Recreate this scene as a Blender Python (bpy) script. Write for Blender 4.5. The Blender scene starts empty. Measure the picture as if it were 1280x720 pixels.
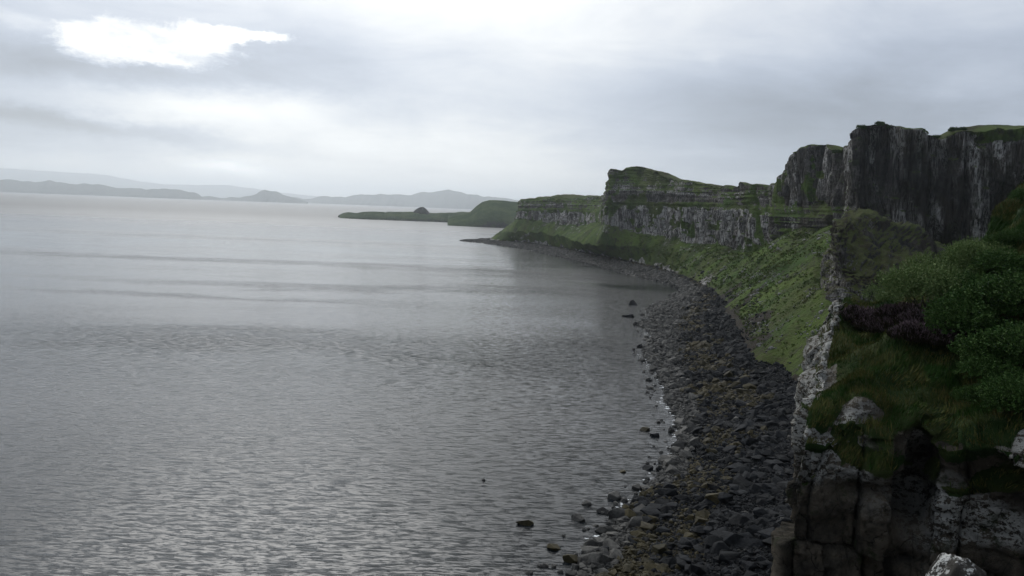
import bpy, math, random
import numpy as np
from mathutils import Vector, Matrix
random.seed(7); RNG = np.random.default_rng(11)
S = bpy.context.scene
COL = S.collection
R = math.radians

# ------------------------------------------------------------------ camera
CAM = np.array([0.0, 0.0, 50.0]); F = 1005.0
pt, rl = R(5.64), R(2.2)
fw = np.array([0, math.cos(pt), -math.sin(pt)])
r0 = np.array([1.0, 0, 0]); u0 = np.array([0, math.sin(pt), math.cos(pt)])
rt = math.cos(rl)*r0 + math.sin(rl)*u0
up = -math.sin(rl)*r0 + math.cos(rl)*u0
cd = bpy.data.cameras.new('camera'); cam = bpy.data.objects.new('camera', cd); COL.objects.link(cam)
cd.sensor_width = 36; cd.lens = F/1280*36; cd.clip_start = 0.3; cd.clip_end = 120000
m = Matrix.Identity(4)
for i in range(3):
    m[i][0] = rt[i]; m[i][1] = up[i]; m[i][2] = -fw[i]; m[i][3] = CAM[i]
cam.matrix_world = m
S.camera = cam

def ray(px, py): return fw*F + (px-640)*rt + (360-py)*up
def P(px, py, Y):                      # world point seen at px,py standing Y metres ahead
    d = ray(px, py); return CAM + d*(Y/d[1])
def G(px, py, z=0.0):                  # world point at height z
    d = ray(px, py); return CAM + d*((z-CAM[2])/d[2])
def AE(px, py):
    d = ray(px, py); d = d/np.linalg.norm(d); return math.atan2(d[0], d[1]), math.asin(d[2])
def W(x, y, z): return np.array([x, y, z], float)
def pix(p):                            # (n,3) -> px, py, depth
    v = p-CAM; dz = v@fw
    return 640+F*(v@rt)/dz, 360-F*(v@up)/dz, dz

# ------------------------------------------------------------------ noise
def _h(ix, iy, iz, seed):
    h = (ix.astype(np.int64)*374761393 + iy.astype(np.int64)*668265263 + iz.astype(np.int64)*2147483647 + seed*974634777) & 0xffffffff
    h = ((h ^ (h >> 13))*1274126177) & 0xffffffff
    h = ((h ^ (h >> 16))*2246822519) & 0xffffffff
    h = h ^ (h >> 15)
    return (h & 0xffffff)/float(0xffffff)
def vn(x, y, z, seed=0):
    x, y, z = np.broadcast_arrays(np.asarray(x, float), np.asarray(y, float), np.asarray(z, float))
    ix, iy, iz = np.floor(x), np.floor(y), np.floor(z)
    fx, fy, fz = x-ix, y-iy, z-iz
    fx = fx*fx*(3-2*fx); fy = fy*fy*(3-2*fy); fz = fz*fz*(3-2*fz)
    o = 0
    for a in (0, 1):
        for b in (0, 1):
            for c in (0, 1):
                o = o + _h(ix+a, iy+b, iz+c, seed)*(fx if a else 1-fx)*(fy if b else 1-fy)*(fz if c else 1-fz)
    return o*2-1
def fbm(x, y, z, oc=4, seed=0, g=.5):
    o = 0; a = 1; t = 0
    for k in range(oc):
        o = o + a*vn(x*2**k+k*7.3, y*2**k+k*3.1, z*2**k-k*5.7, seed+k); t += a; a *= g
    return o/t
def cells1(s, w, seed):                # jittered 1D cells -> id, distance to boundary (0..~.5)
    q = s/w; i = np.floor(q); f = q-i
    e = .5*_h(i, i*0, i*0, seed); e2 = 1+.5*_h(i+1, i*0, i*0, seed)
    idn = np.where(f < e, i-1, i)
    lo = np.where(f < e, -1+.5*_h(i-1, i*0, i*0, seed), e); hi = np.where(f < e, e, e2)
    return idn, np.minimum(f-lo, hi-f)
def cells2(a, b, w, h, seed):          # staggered brick like joints -> id value, edge distance
    row, eb = cells1(b, h, seed); eb = eb*1.8
    sh = _h(row, row*0, row*0, seed+5)*37
    cid, ea = cells1(a+sh, w, seed+2)
    return _h(cid, row, row*0, seed+9), np.minimum(ea*w, eb*h)
def sst(x, a, b):
    t = np.clip((x-a)/(b-a), 0, 1); return t*t*(3-2*t)

# ------------------------------------------------------------------ mesh helpers
def mesh_np(name, V, Q, mat=None, smooth=True, attrs=None):
    V = np.asarray(V, np.float32).reshape(-1, 3); Q = np.asarray(Q, np.int32); k = Q.shape[1]
    me = bpy.data.meshes.new(name)
    me.vertices.add(len(V)); me.vertices.foreach_set('co', V.ravel())
    me.loops.add(Q.size); me.loops.foreach_set('vertex_index', Q.ravel())
    me.polygons.add(len(Q)); me.polygons.foreach_set('loop_start', np.arange(0, Q.size, k, dtype=np.int32))
    me.polygons.foreach_set('loop_total', np.full(len(Q), k, np.int32))
    me.polygons.foreach_set('use_smooth', np.full(len(Q), smooth, bool))
    for an, av in (attrs or {}).items():
        at = me.attributes.new(an, 'FLOAT', 'POINT'); at.data.foreach_set('value', np.asarray(av, np.float32).ravel())
    me.update(calc_edges=True); me.validate()
    if mat: me.materials.append(mat)
    return me
def link(name, me, parent=None, **kw):
    o = bpy.data.objects.new(name, me); COL.objects.link(o)
    if parent: o.parent = parent
    for k, v in kw.items(): o[k] = v
    return o
def gridfaces(n, mm):
    a = np.arange(n*mm).reshape(n, mm)
    return np.stack([a[:-1, :-1], a[1:, :-1], a[1:, 1:], a[:-1, 1:]], -1).reshape(-1, 4)
def grid_obj(name, PG, mat, attrs=None, smooth=True, **kw):
    n, mm = PG.shape[:2]
    return link(name, mesh_np(name, PG, gridfaces(n, mm), mat, smooth, attrs), **kw)
def gnormals(PG):
    du = np.gradient(PG, axis=0); dv = np.gradient(PG, axis=1)
    n = np.cross(du, dv); n /= np.linalg.norm(n, axis=-1, keepdims=True)+1e-9
    return n
def catmull(A, t):                     # A (n,...) ; t float array in [0,n-1]; monotone-ish blend
    n = len(A); i = np.clip(np.floor(t).astype(int), 0, n-2); f = (t-i).reshape((-1,)+(1,)*(A.ndim-1))
    p0, p1, p2, p3 = A[np.maximum(i-1, 0)], A[i], A[i+1], A[np.minimum(i+2, n-1)]
    c = .5*((2*p1)+(-p0+p2)*f+(2*p0-5*p1+4*p2-p3)*f**2+(-p0+3*p1-3*p2+p3)*f**3)
    l = p1*(1-f)+p2*f
    return .45*c+.55*l
def loft(ST, steps_row, stepfun):
    """ST (n,k,3) stations x rows.  returns PG, row coordinate, station coordinate"""
    ST = np.asarray(ST, float); ts = []
    for i in range(len(ST)-1):
        L = np.linalg.norm(ST[i+1]-ST[i], axis=-1)[1:-1].max()
        st = stepfun(.5*(ST[i]+ST[i+1]))
        c = max(3, int(L/st)); ts.append(i+np.arange(c)/c)
    ts = np.concatenate(ts+[[len(ST)-1]])
    C = catmull(ST, ts)                # (N,k,3)
    rows = []; rc = []
    for j, c in enumerate(steps_row):
        f = np.arange(c)/c
        rows.append(C[:, j:j+1]*(1-f)[None, :, None]+C[:, j+1:j+2]*f[None, :, None]); rc.append(j+f)
    rows.append(C[:, -1:]); rc.append([len(steps_row)])
    return np.concatenate(rows, 1), np.concatenate(rc), ts

# ------------------------------------------------------------------ node helpers
class NT:
    def __init__(s, tree): s.t = tree; s.t.nodes.clear()
    def n(s, typ, **kw):
        nd = s.t.nodes.new(typ)
        for k, v in kw.items():
            if k == 'ins':
                for a, b in v.items():
                    if isinstance(b, bpy.types.NodeSocket): s.t.links.new(b, nd.inputs[a])
                    else: nd.inputs[a].default_value = b
            else: setattr(nd, k, v)
        return nd
    def m(s, op, a, b=None, c=None, clamp=False):
        nd = s.t.nodes.new('ShaderNodeMath'); nd.operation = op; nd.use_clamp = clamp
        for i, x in enumerate((a, b, c)):
            if x is None: continue
            if isinstance(x, bpy.types.NodeSocket): s.t.links.new(x, nd.inputs[i])
            else: nd.inputs[i].default_value = x
        return nd.outputs[0]
    def ramp(s, x, a, b, lo=0., hi=1.):
        nd = s.n('ShaderNodeMapRange', interpolation_type='SMOOTHSTEP', ins={0: x, 1: a, 2: b, 3: lo, 4: hi}); return nd.outputs[0]
    def mix(s, f, a, b):
        nd = s.t.nodes.new('ShaderNodeMix'); nd.data_type = 'RGBA'; nd.clamp_factor = True
        for i, x in ((0, f), (6, a), (7, b)):
            if isinstance(x, bpy.types.NodeSocket): s.t.links.new(x, nd.inputs[i])
            elif i == 0: nd.inputs[i].default_value = x
            else: nd.inputs[i].default_value = (*x, 1)
        return nd.outputs[2]
    def noise(s, vec, sc, det=4, rough=.55, dist=0.):
        nd = s.n('ShaderNodeTexNoise', ins={'Scale': sc, 'Detail': det, 'Roughness': rough, 'Distortion': dist})
        s.t.links.new(vec, nd.inputs['Vector']); return nd.outputs['Fac']
    def scale(s, vec, x, y, z, rz=0, loc=(0, 0, 0)):
        nd = s.n('ShaderNodeMapping'); nd.inputs['Scale'].default_value = (x, y, z); nd.inputs['Rotation'].default_value = (0, 0, rz)
        nd.inputs['Location'].default_value = loc
        s.t.links.new(vec, nd.inputs[0]); return nd.outputs[0]
def mat(name):
    m_ = bpy.data.materials.new(name); m_.use_nodes = True; t = NT(m_.node_tree)
    out = t.n('ShaderNodeOutputMaterial'); bs = t.n('ShaderNodeBsdfPrincipled')
    t.t.links.new(bs.outputs[0], out.inputs[0]); bs.inputs['Roughness'].default_value = .85
    bs.inputs['Specular IOR Level'].default_value = .3
    return m_, t, bs
def bump(t, bs, h, st, dist):
    b = t.n('ShaderNodeBump', ins={'Strength': st, 'Distance': dist, 'Height': h}); t.t.links.new(b.outputs[0], bs.inputs['Normal'])

# ------------------------------------------------------------------ materials
def terrain_mat():
    m_, t, bs = mat('coast_rock_and_grass')
    pos = t.n('ShaderNodeNewGeometry').outputs['Position']
    att = lambda n_: t.n('ShaderNodeAttribute', attribute_name=n_).outputs['Fac']
    rock, pale, brown = att('rock'), att('pale'), att('brown')
    # grass
    n1 = t.noise(pos, .045, 5, .6); n2 = t.noise(pos, .5, 4, .65); n3 = t.noise(pos, .012, 3)
    g = t.mix(t.ramp(n1, .38, .62), (.038, .085, .012), (.09, .145, .026))
    g = t.mix(t.m('MULTIPLY', t.ramp(n2, .48, .68), .75), g, (.075, .08, .028))
    g = t.mix(t.m('MULTIPLY', t.ramp(t.noise(t.scale(pos, .12, .12, .12), 1.0, 7, .75, .6), .53, .62), .8), g, (.022, .024, .016))
    g = t.mix(t.ramp(n3, .5, .66, 0, .35), g, (.075, .08, .022))
    g = t.mix(t.m('MULTIPLY', t.ramp(t.noise(pos, .16, 5, .7), .52, .66), brown), g, (.035, .032, .026))
    g = t.mix(t.m('MULTIPLY', brown, .55), g, (.052, .042, .022))
    # rock: dark basalt with pale weathering streaks running down
    st = t.scale(pos, .5, .5, .045); s1 = t.noise(st, 1.0, 6, .65); s2 = t.noise(t.scale(pos, 1.6, 1.6, .14), 1.0, 5, .7)
    blot = t.noise(pos, .22, 6, .7)
    rk = t.mix(t.ramp(s1, .36, .62), (.012, .012, .013), (.046, .043, .040))
    rk = t.mix(t.ramp(t.noise(pos, .05, 4), .42, .6, 0, .6), rk, (.042, .033, .022))
    pm = t.m('MULTIPLY', pale, t.m('ADD', t.ramp(s2, .44, .60), t.m('MULTIPLY', t.ramp(blot, .52, .62), .8)), clamp=True)
    rk = t.mix(pm, rk, (.46, .445, .42))
    # loose grass tufts on the rock
    rk = t.mix(t.m('MULTIPLY', t.ramp(t.noise(pos, .13, 5, .7), .56, .63), .4), rk, (.03, .042, .014))
    f = t.ramp(t.m('ADD', rock, t.m('MULTIPLY', t.m('SUBTRACT', t.noise(pos, .3, 5, .7), .5), .9)), .42, .58)
    c = t.mix(f, g, rk)
    t.t.links.new(c, bs.inputs['Base Color'])
    bs.inputs['Roughness'].default_value = .95; bs.inputs['Specular IOR Level'].default_value = .12
    bump(t, bs, t.m('ADD', t.noise(pos, .6, 8, .7), t.m('MULTIPLY', s1, .6)), .9, 1.6)
    return m_
def beach_mat():
    m_, t, bs = mat('beach_rubble')
    pos = t.n('ShaderNodeNewGeometry').outputs['Position']
    v = t.n('ShaderNodeTexVoronoi', ins={'Scale': 1.6}); t.t.links.new(pos, v.inputs['Vector'])
    c = t.mix(t.ramp(t.noise(pos, .09, 4), .42, .58), (.010, .010, .011), (.022, .019, .011))
    sp = t.n('ShaderNodeSeparateColor'); t.t.links.new(v.outputs['Color'], sp.inputs[0])
    c = t.mix(t.m('MULTIPLY', sp.outputs[0], .3), c, (.05, .05, .05))
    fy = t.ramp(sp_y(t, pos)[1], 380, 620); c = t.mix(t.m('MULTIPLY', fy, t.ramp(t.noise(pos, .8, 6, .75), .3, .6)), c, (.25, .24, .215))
    t.t.links.new(c, bs.inputs['Base Color']); bs.inputs['Roughness'].default_value = .8
    bump(t, bs, t.m('SUBTRACT', t.noise(pos, 3, 5, .7), v.outputs['Distance']), 1, .5)
    return m_
def stone_mat(name, a, b, lich=0., rough=.75, spec=.3):
    m_, t, bs = mat(name)
    tc = t.n('ShaderNodeTexCoord').outputs['Object']; oi = t.n('ShaderNodeObjectInfo').outputs['Random']
    pos = t.n('ShaderNodeNewGeometry').outputs['Position']; ri = t.n('ShaderNodeNewGeometry').outputs['Random Per Island']
    k = t.m('FRACT', t.m('ADD', oi, ri))
    c = t.mix(k, a, b)
    c = t.mix(t.m('MULTIPLY', t.ramp(t.noise(pos, 1.1, 5, .7), .4, .65), .6), c, tuple(x*.5 for x in a))
    if lich: c = t.mix(t.m('MULTIPLY', t.ramp(t.noise(pos, 2.2, 6, .7), .50, .58), lich), c, (.62, .62, .58))
    t.t.links.new(c, bs.inputs['Base Color']); bs.inputs['Roughness'].default_value = rough
    bs.inputs['Specular IOR Level'].default_value = spec
    bump(t, bs, t.noise(pos, 2.5, 6, .7), .8, .25)
    return m_
def leaf_mat(name, a, b, c3=None, rough=.6):
    m_, t, bs = mat(name)
    ri = t.n('ShaderNodeNewGeometry').outputs['Random Per Island']
    pos = t.n('ShaderNodeNewGeometry').outputs['Position']
    c = t.mix(ri, a, b)
    if c3: c = t.mix(t.ramp(t.noise(pos, .45, 4), .47, .6), c, c3)
    t.t.links.new(c, bs.inputs['Base Color']); bs.inputs['Roughness'].default_value = rough
    bs.inputs['Specular IOR Level'].default_value = .05
    return m_
def near_mat():
    m_, t, bs = mat('near_cliff_basalt')
    pos = t.n('ShaderNodeNewGeometry').outputs['Position']
    att = lambda n_: t.n('ShaderNodeAttribute', attribute_name=n_).outputs['Fac']
    rock, crack, lich = att('rock'), att('crack'), att('lichen')
    n1 = t.noise(pos, .6, 6, .65); n2 = t.noise(pos, 2.6, 7, .7)
    rk = t.mix(t.ramp(n1, .35, .65), (.058, .052, .042), (.14, .12, .09))
    rk = t.mix(t.ramp(n2, .5, .7, 0, .5), rk, (.13, .11, .08))
    rk = t.mix(t.m('MULTIPLY', crack, .75), rk, (.012, .013, .011))
    lm = t.m('MULTIPLY', lich, t.ramp(t.m('ADD', t.noise(t.scale(pos, 1, 1, 1.7), 2.2, 7, .72), t.m('MULTIPLY', t.noise(pos, 9, 4, .7), .35)), .635, .68), clamp=True)
    rk = t.mix(lm, rk, (.50, .50, .465))
    rk = t.mix(t.m('MULTIPLY', t.ramp(t.noise(pos, .5, 5, .7), .55, .64), .7), rk, (.028, .04, .014))
    vc = t.n('ShaderNodeTexVoronoi', feature='DISTANCE_TO_EDGE', ins={'Scale': 1.0})
    wv = t.n('ShaderNodeVectorMath', operation='ADD'); t.t.links.new(t.scale(pos, .75, .75, .42), wv.inputs[0])
    nv = t.n('ShaderNodeTexNoise', ins={'Scale': .9, 'Detail': 4.}); t.t.links.new(pos, nv.inputs['Vector'])
    nm = t.n('ShaderNodeVectorMath', operation='SCALE'); t.t.links.new(nv.outputs['Color'], nm.inputs[0]); nm.inputs['Scale'].default_value = .55; t.t.links.new(nm.outputs[0], wv.inputs[1])
    t.t.links.new(wv.outputs[0], vc.inputs['Vector']); ck = t.ramp(vc.outputs['Distance'], .016, .003)
    rk = t.mix(t.m('MULTIPLY', t.m('MULTIPLY', ck, .75), t.ramp(t.noise(pos, .9, 4), .45, .6)), rk, (.014, .013, .012))
    g = t.mix(t.ramp(t.noise(pos, .35, 5), .4, .6), (.022, .048, .011), (.048, .065, .018))
    f = t.ramp(t.m('ADD', rock, t.m('MULTIPLY', t.m('SUBTRACT', t.noise(pos, 1.2, 5, .7), .5), .9)), .42, .55)
    t.t.links.new(t.mix(f, g, rk), bs.inputs['Base Color']); bs.inputs['Roughness'].default_value = .95
    bs.inputs['Specular IOR Level'].default_value = .15
    bump(t, bs, t.m('SUBTRACT', t.m('ADD', t.m('ADD', n2, t.m('MULTIPLY', n1, .6)), t.m('MULTIPLY', t.noise(pos, 12, 5, .7), .4)), t.m('MULTIPLY', ck, .5)), 1., .45)
    return m_
def sp_y(t, pos):
    nd = t.n('ShaderNodeSeparateXYZ'); t.t.links.new(pos, nd.inputs[0]); return nd.outputs
def sea_mat():
    m_, t, bs = mat('sea_water')
    pos = t.n('ShaderNodeNewGeometry').outputs['Position']
    # gusts and slicks: long bands where the ripples are stronger or weaker
    gust = t.noise(t.scale(pos, .0035, .0075, 1, R(-6), (3.1, .4, 0)), 1.0, 5, .62, .6)
    gm = t.ramp(gust, .40, .62)
    fine = t.ramp(t.noise(t.scale(pos, .012, .05, 1, R(10)), 1.0, 3, .5), .35, .65)
    w1 = t.noise(t.scale(pos, .10, .30, 1, R(8)), 1.0, 3, .55, .3)
    w2 = t.noise(t.scale(pos, .62, 2.5, 1, R(-5)), 1.0, 5, .62, .3)
    w3 = t.noise(t.scale(pos, 1.5, 3.0, 1, R(14)), 1.0, 3, .6)
    rg = lambda w, k: t.m('POWER', t.m('SUBTRACT', 1., t.m('ABSOLUTE', t.m('MULTIPLY', t.m('SUBTRACT', w, .5), k))), 2.)
    ev = t.m('ADD', t.m('MULTIPLY', t.ramp(w2, .50, .78), .42), t.m('MULTIPLY', t.ramp(t.noise(t.scale(pos, .24, 1.15, 1, R(3), (7, 2, 0)), 1.0, 5, .62, .3), .5, .75), .75))
    h = t.m('ADD', t.m('ADD', t.m('MULTIPLY', w1, .35), ev), t.m('MULTIPLY', w3, .10))
    band = None
    for bx, by, sx, sy, k in ((-170, 640, 420, 20, 1.), (60, 600, 90, 16, .8), (-70, 470, 160, 16, .8), (20, 505, 60, 12, .7), (-100, 285, 75, 20, 1.), (-30, 262, 45, 12, .6), (30, 300, 18, 30, .6), (-300, 1000, 500, 40, .6), (-150, 400, 90, 10, .6)):
        wy = t.m('ADD', sp_y(t, pos)[1], t.m('MULTIPLY', t.m('SUBTRACT', t.noise(t.scale(pos, .006, .012, 1), 1., 8, .72, .6), .5), 170.))
        q = t.m('ADD', t.m('POWER', t.m('ABSOLUTE', t.m('DIVIDE', t.m('SUBTRACT', sp_y(t, pos)[0], bx), sx)), 2.), t.m('POWER', t.m('ABSOLUTE', t.m('DIVIDE', t.m('SUBTRACT', wy, by), sy)), 2.))
        e = t.m('MULTIPLY', t.m('EXPONENT', t.m('MULTIPLY', q, -1.)), k); band = e if band is None else t.m('ADD', band, e)
    gm = t.m('ADD', t.m('MULTIPLY', gm, .28), t.m('MULTIPLY', band, 1.25))
    far = t.ramp(sp_y(t, pos)[1], 130, 650, 1., .14)
    amp = t.m('ADD', t.m('MULTIPLY', .19, far), t.m('MULTIPLY', t.m('MULTIPLY', gm, .62), t.ramp(sp_y(t, pos)[1], 200, 2500, 1., .25)))
    b = t.n('ShaderNodeBump', ins={'Strength': 1., 'Distance': 1.0, 'Height': t.m('MULTIPLY', h, amp)})
    t.t.links.new(b.outputs[0], bs.inputs['Normal'])
    bs.inputs['Base Color'].default_value = (.007, .010, .013, 1)
    ro = t.m('ADD', t.ramp(sp_y(t, pos)[1], 250, 3000, .06, .48), t.m('MULTIPLY', t.m('MULTIPLY', gm, fine), .08))
    t.t.links.new(ro, bs.inputs['Roughness']); bs.inputs['IOR'].default_value = 1.33
    bs.inputs['Specular IOR Level'].default_value = .5
    return m_
def far_mat(name, a, b, rk):
    m_, t, bs = mat(name)
    geo = t.n('ShaderNodeNewGeometry'); pos = geo.outputs['Position']
    sp = t.n('ShaderNodeSeparateXYZ'); t.t.links.new(geo.outputs['Normal'], sp.inputs[0])
    c = t.mix(t.ramp(t.noise(pos, .02, 6, .65), .4, .6), a, b)
    sl = t.m('ADD', sp.outputs[2], t.m('MULTIPLY', t.m('SUBTRACT', t.noise(pos, .06, 6, .7), .5), .7))
    c = t.mix(t.ramp(sl, .62, .42), c, rk)
    t.t.links.new(c, bs.inputs['Base Color']); bs.inputs['Roughness'].default_value = 1
    bs.inputs['Specular IOR Level'].default_value = 0
    bump(t, bs, t.noise(pos, .1, 7, .7), .8, 6)
    return m_
M_T = terrain_mat(); M_B = beach_mat(); M_N = near_mat(); M_SEA = sea_mat()
M_PALE = stone_mat('pale_shore_stone', (.032, .032, .03), (.125, .12, .108), spec=.2)
M_WEED = stone_mat('weedy_brown_stone', (.026, .022, .008), (.06, .048, .018), rough=.7, spec=.2)
M_DARK = stone_mat('dark_basalt_block', (.006, .007, .008), (.020, .022, .025), rough=.8, spec=.15)
M_WHITE = stone_mat('lichened_stone', (.13, .13, .12), (.36, .35, .33))
M_LICH = stone_mat('lichen_blotched_basalt', (.04, .036, .03), (.06, .055, .045), lich=1.)

# ------------------------------------------------------------------ main coast
def mids(b, tp, f1=.4, f2=.45): return [b+(tp-b)*f1, b+(tp-b)*f2]
def s_(shore, r2, r3, base, a, b, top, inl): return [shore, r2, r3, base, a, b, top, inl]
ST = []; FLG = []
def add(shore, r2, r3, base, tier, top, inl, rise=1., dep=110, drop=16, fl=(0, 0)):
    FLG.append(fl)
    inl = np.array([inl[0], inl[1], 0.]); inl /= np.linalg.norm(inl)
    if tier is None: a, b = mids(base, top)
    else: a, b = tier
    out = shore-r2; out[2] = 0; out = out/(np.linalg.norm(out)+1e-6)
    r0_ = shore+out*14; r0_[2] = -3.5
    p1 = top+inl*14; p1[2] = top[2]+rise
    p2 = top+inl*dep; p2[2] = top[2]+rise-drop
    ST.append([r0_, shore, r2, r3, base, a, b, top, p1, p2])
add(W(-14, 20, 0), W(30, 15, 4), W(55, 15, 12), W(90, 15, 22), None, W(95, 15, 30), (1, 0))
add(W(11, 112, 0), W(46, 108, 5), W(56, 108, 15), W(80, 105, 26), None, W(95, 105, 34), (1, 0))
add(G(830, 590), W(60, 160, 5), W(72, 165, 16), W(110, 165, 28), None, W(122, 165, 34), (1, 0))
add(G(850, 522), G(1002, 492, 6), W(90, 215, 20), W(140, 225, 31), None, W(160, 228, 38), (1, 0))
add(G(832, 494), W(80, 235, 6), W(96, 240, 22), W(240, 310, 38), None, W(310, 320, 85), (1, .4))
add(G(820, 462), G(945, 455, 6), W(102, 265, 27), P(1290, 330, 372), None, P(1300, 163, 370), (.2, 1), 3, 60, 8)
add(G(808, 440), G(930, 440, 6), P(1010, 365, 295), P(1235, 335, 376), None, P(1240, 163, 374), (.1, 1), 3, 60, 8)
add(G(808, 425), G(924, 425, 6), P(1015, 350, 315), P(1205, 325, 378), None, P(1207, 163, 376), (.1, 1), 1, 50, 8)
add(G(805, 417), G(920, 417, 6), P(1017, 343, 325), P(1187, 318, 380), None, P(1187, 169, 380), (.1, 1), 0, 40, 8)
add(G(804, 412), G(917, 411, 6), P(1019, 336, 333), P(1168, 308, 382), None, P(1168, 171, 382), (.1, 1), 0, 40, 8)
add(G(803, 404), G(914, 404, 6), P(1021, 328, 345), P(1140, 292, 384), None, P(1138, 163, 384), (0, 1), 1, 40, 8)
add(G(805, 396), G(908, 398, 6), P(1020, 318, 358), P(1105, 280, 386), None, P(1106, 157, 386), (0, 1), 1, 40, 8)
add(G(808, 387), G(900, 388, 6), P(1014, 306, 380), P(1072, 272, 388), None, P(1074, 158, 388), (.4, .8), 0, 40, 8)
add(G(813, 382), G(908, 383, 6), P(1005, 308, 400), P(1060, 278, 396), [P(1064, 262, 398), P(1064, 256, 400)], P(1066, 178, 404), (1, .3), 0, 60, 8, (0, .5))
add(G(824, 377), G(900, 377, 5), P(992, 310, 428), P(1045, 284, 428), [P(1046, 268, 430), P(1046, 258, 434)], P(1048, 190, 440), (1, .3), 0, 60, 8, (.6, 1))
add(G(834, 371), G(893, 370, 5), P(978, 307, 445), P(1028, 285, 450), [P(1028, 269, 454), P(1028, 257, 462)], P(1030, 183, 468), (1, .3), 0, 60, 8, (1, 1))
add(G(841, 368), G(889, 366, 5), P(965, 308, 458), P(1006, 286, 466), [P(1005, 270, 470), P(1005, 258, 478)], P(1004, 182, 482), (1, .2), 0, 60, 10, (1, 1))
add(G(848, 366), G(886, 362, 5), P(950, 314, 475), P(992, 290, 480), [P(991, 270, 484), P(989, 258, 492)], P(986, 199, 498), (1, .2), 0, 60, 10, (1, 1))
add(G(852, 363), G(882, 359, 5), P(938, 318, 490), P(977, 295, 497), [P(976, 268, 500), P(975, 254, 508)], P(974, 226, 514), (1, .2), 0, 60, 10, (1, 1))
add(G(850, 361), G(876, 356, 5), P(925, 322, 515), P(958, 313, 520), [P(958, 268, 526), P(959, 249, 534)], P(959, 233, 540), (1, .3), 0, 110, 16, (1, 0))
add(G(843, 358), G(868, 352, 5), P(910, 322, 540), P(934, 313, 553), [P(934, 264, 558), P(930, 246, 566)], P(925, 229.5, 572), (1, .3), 0, 110, 16, (1, 0))
add(G(838, 355), G(862, 349, 5), P(898, 322, 560), P(918, 311, 578), [P(918, 261, 583), P(918, 248, 592)], P(917, 235, 598), (1, .3), 0, 110, 16, (1, 0))
add(G(822, 351), G(850, 344, 5), P(874, 320, 598), P(886, 307, 613), [P(886, 261, 618), P(886, 245, 624)], P(886, 232, 630), (1, .3), 0, 110, 16, (1, 0))
add(G(803, 347), G(836, 339, 5), P(850, 318, 636), P(857, 303, 650), [P(857, 260, 652), P(856, 243, 656)], P(853, 226.5, 664), (1, .5), 0, 110, 16, (1, 0))
add(G(781, 341.5), G(811, 332.5, 5), P(822, 312, 680), P(829, 299, 688), [P(829, 259, 692), P(829, 240, 695)], P(832, 223.5, 706), (1, .5), 0, 100, 16, (1, 0))
add(G(770, 339), G(800, 330, 5), P(812, 311, 695), P(813, 296, 706), [P(813, 259, 708), P(813, 239, 711)], P(819, 215, 726), (1, .5), -1, 80, 20, (1, 0))
add(G(752, 334), G(780, 325.5, 5), P(783, 308, 735), P(790, 291, 732), [P(790, 258, 733), P(790, 238, 736)], P(799, 209.5, 748), (1, .6), -1, 60, 20, (1, 0))
add(G(740, 331), G(770, 323, 5), P(766, 307, 760), P(772, 285, 748), [P(772, 258, 747), P(772, 238, 749)], P(777, 212, 757), (1, .6), -1, 60, 20, (1, 0))
add(G(730, 329), G(757, 321, 5), P(746, 306, 785), P(757, 282, 764), [P(757, 257, 762), P(757, 238, 763)], P(762, 213.5, 768), (1, .8), -1, 60, 20, (1, 0))
add(G(700, 322), G(728, 315, 5), P(722, 303, 850), P(748, 277, 860), [P(750, 264, 875), P(752, 258, 890)], P(758, 244, 905), (1, .5), 0, 110, 16, (1, 0))
add(G(678, 316.5), G(705, 310.5, 5), P(708, 297, 935), P(725, 283, 945), [P(726, 266, 950), P(727, 256, 958)], P(729, 247.5, 968), (1, .6), 3, 110, 8, (1, 0))
add(G(655, 311.5), G(680, 306.3, 5), P(684, 292, 1010), P(690, 279, 1015), [P(690, 263, 1018), P(690, 256, 1023)], P(692, 248, 1030), (1, .7), 5, 110, 8, (1, 0))
add(G(622, 306.5), G(643, 302.5, 4), P(640, 289, 1105), P(648, 273, 1105), [P(648, 264, 1107), P(648, 257, 1110)], P(650, 250, 1115), (1, .8), 1, 110, 16, (1, 0))
add(G(600, 303.5), W(-32, 1150, 3.5), W(-19, 1165, 16), W(1, 1170, 34), [W(4, 1172, 44), W(6, 1174, 50)], W(12, 1180, 60), (1, .6), 0, 110, 16, (1, 0))
add(G(573, 300.5), W(-36, 1200, 3.0), W(-20, 1215, 15), W(5, 1220, 32), [W(8, 1222, 42), W(10, 1224, 50)], W(20, 1230, 58), (1, .3), 0, 110, 16, (1, 0))
add(W(-45, 1260, 0), W(-10, 1262, 4), W(8, 1265, 16), W(35, 1275, 32), None, W(45, 1285, 56), (1, .1), 0, 110, 16, (1, 0))
add(W(90, 1420, 0), W(120, 1410, 4), W(140, 1405, 16), W(160, 1400, 30), None, W(170, 1400, 50), (1, -.3), 0, 110, 16, (1, 0))
add(W(300, 1800, 0), W(330, 1790, 4), W(345, 1790, 16), W(360, 1780, 28), None, W(370, 1780, 50), (1, -.3), 0, 110, 16, (1, 0))
def stepf(pts):
    d = np.linalg.norm(pts-CAM, axis=-1)[1:8]; d = d[len(d)//2]
    return max(.45, d*.0016)
STEPS = [5, 34, 30, 40, 55, 16, 60, 10, 14]
PG, rc, tsx = loft(ST, STEPS, stepf)
RC = np.broadcast_to(rc[None], PG.shape[:2]); TS = np.broadcast_to(tsx[:, None], PG.shape[:2])
X, Y, Z = PG[..., 0], PG[..., 1], PG[..., 2]
N0 = gnormals(PG)
if N0[:, 40, 2].mean() < 0: N0 = -N0
H = N0.copy(); H[..., 2] = 0; hl = np.linalg.norm(H, axis=-1, keepdims=True); H = H/(hl+1e-6)
ib = int(sum(STEPS[:4])); it = int(sum(STEPS[:7]))
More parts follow.
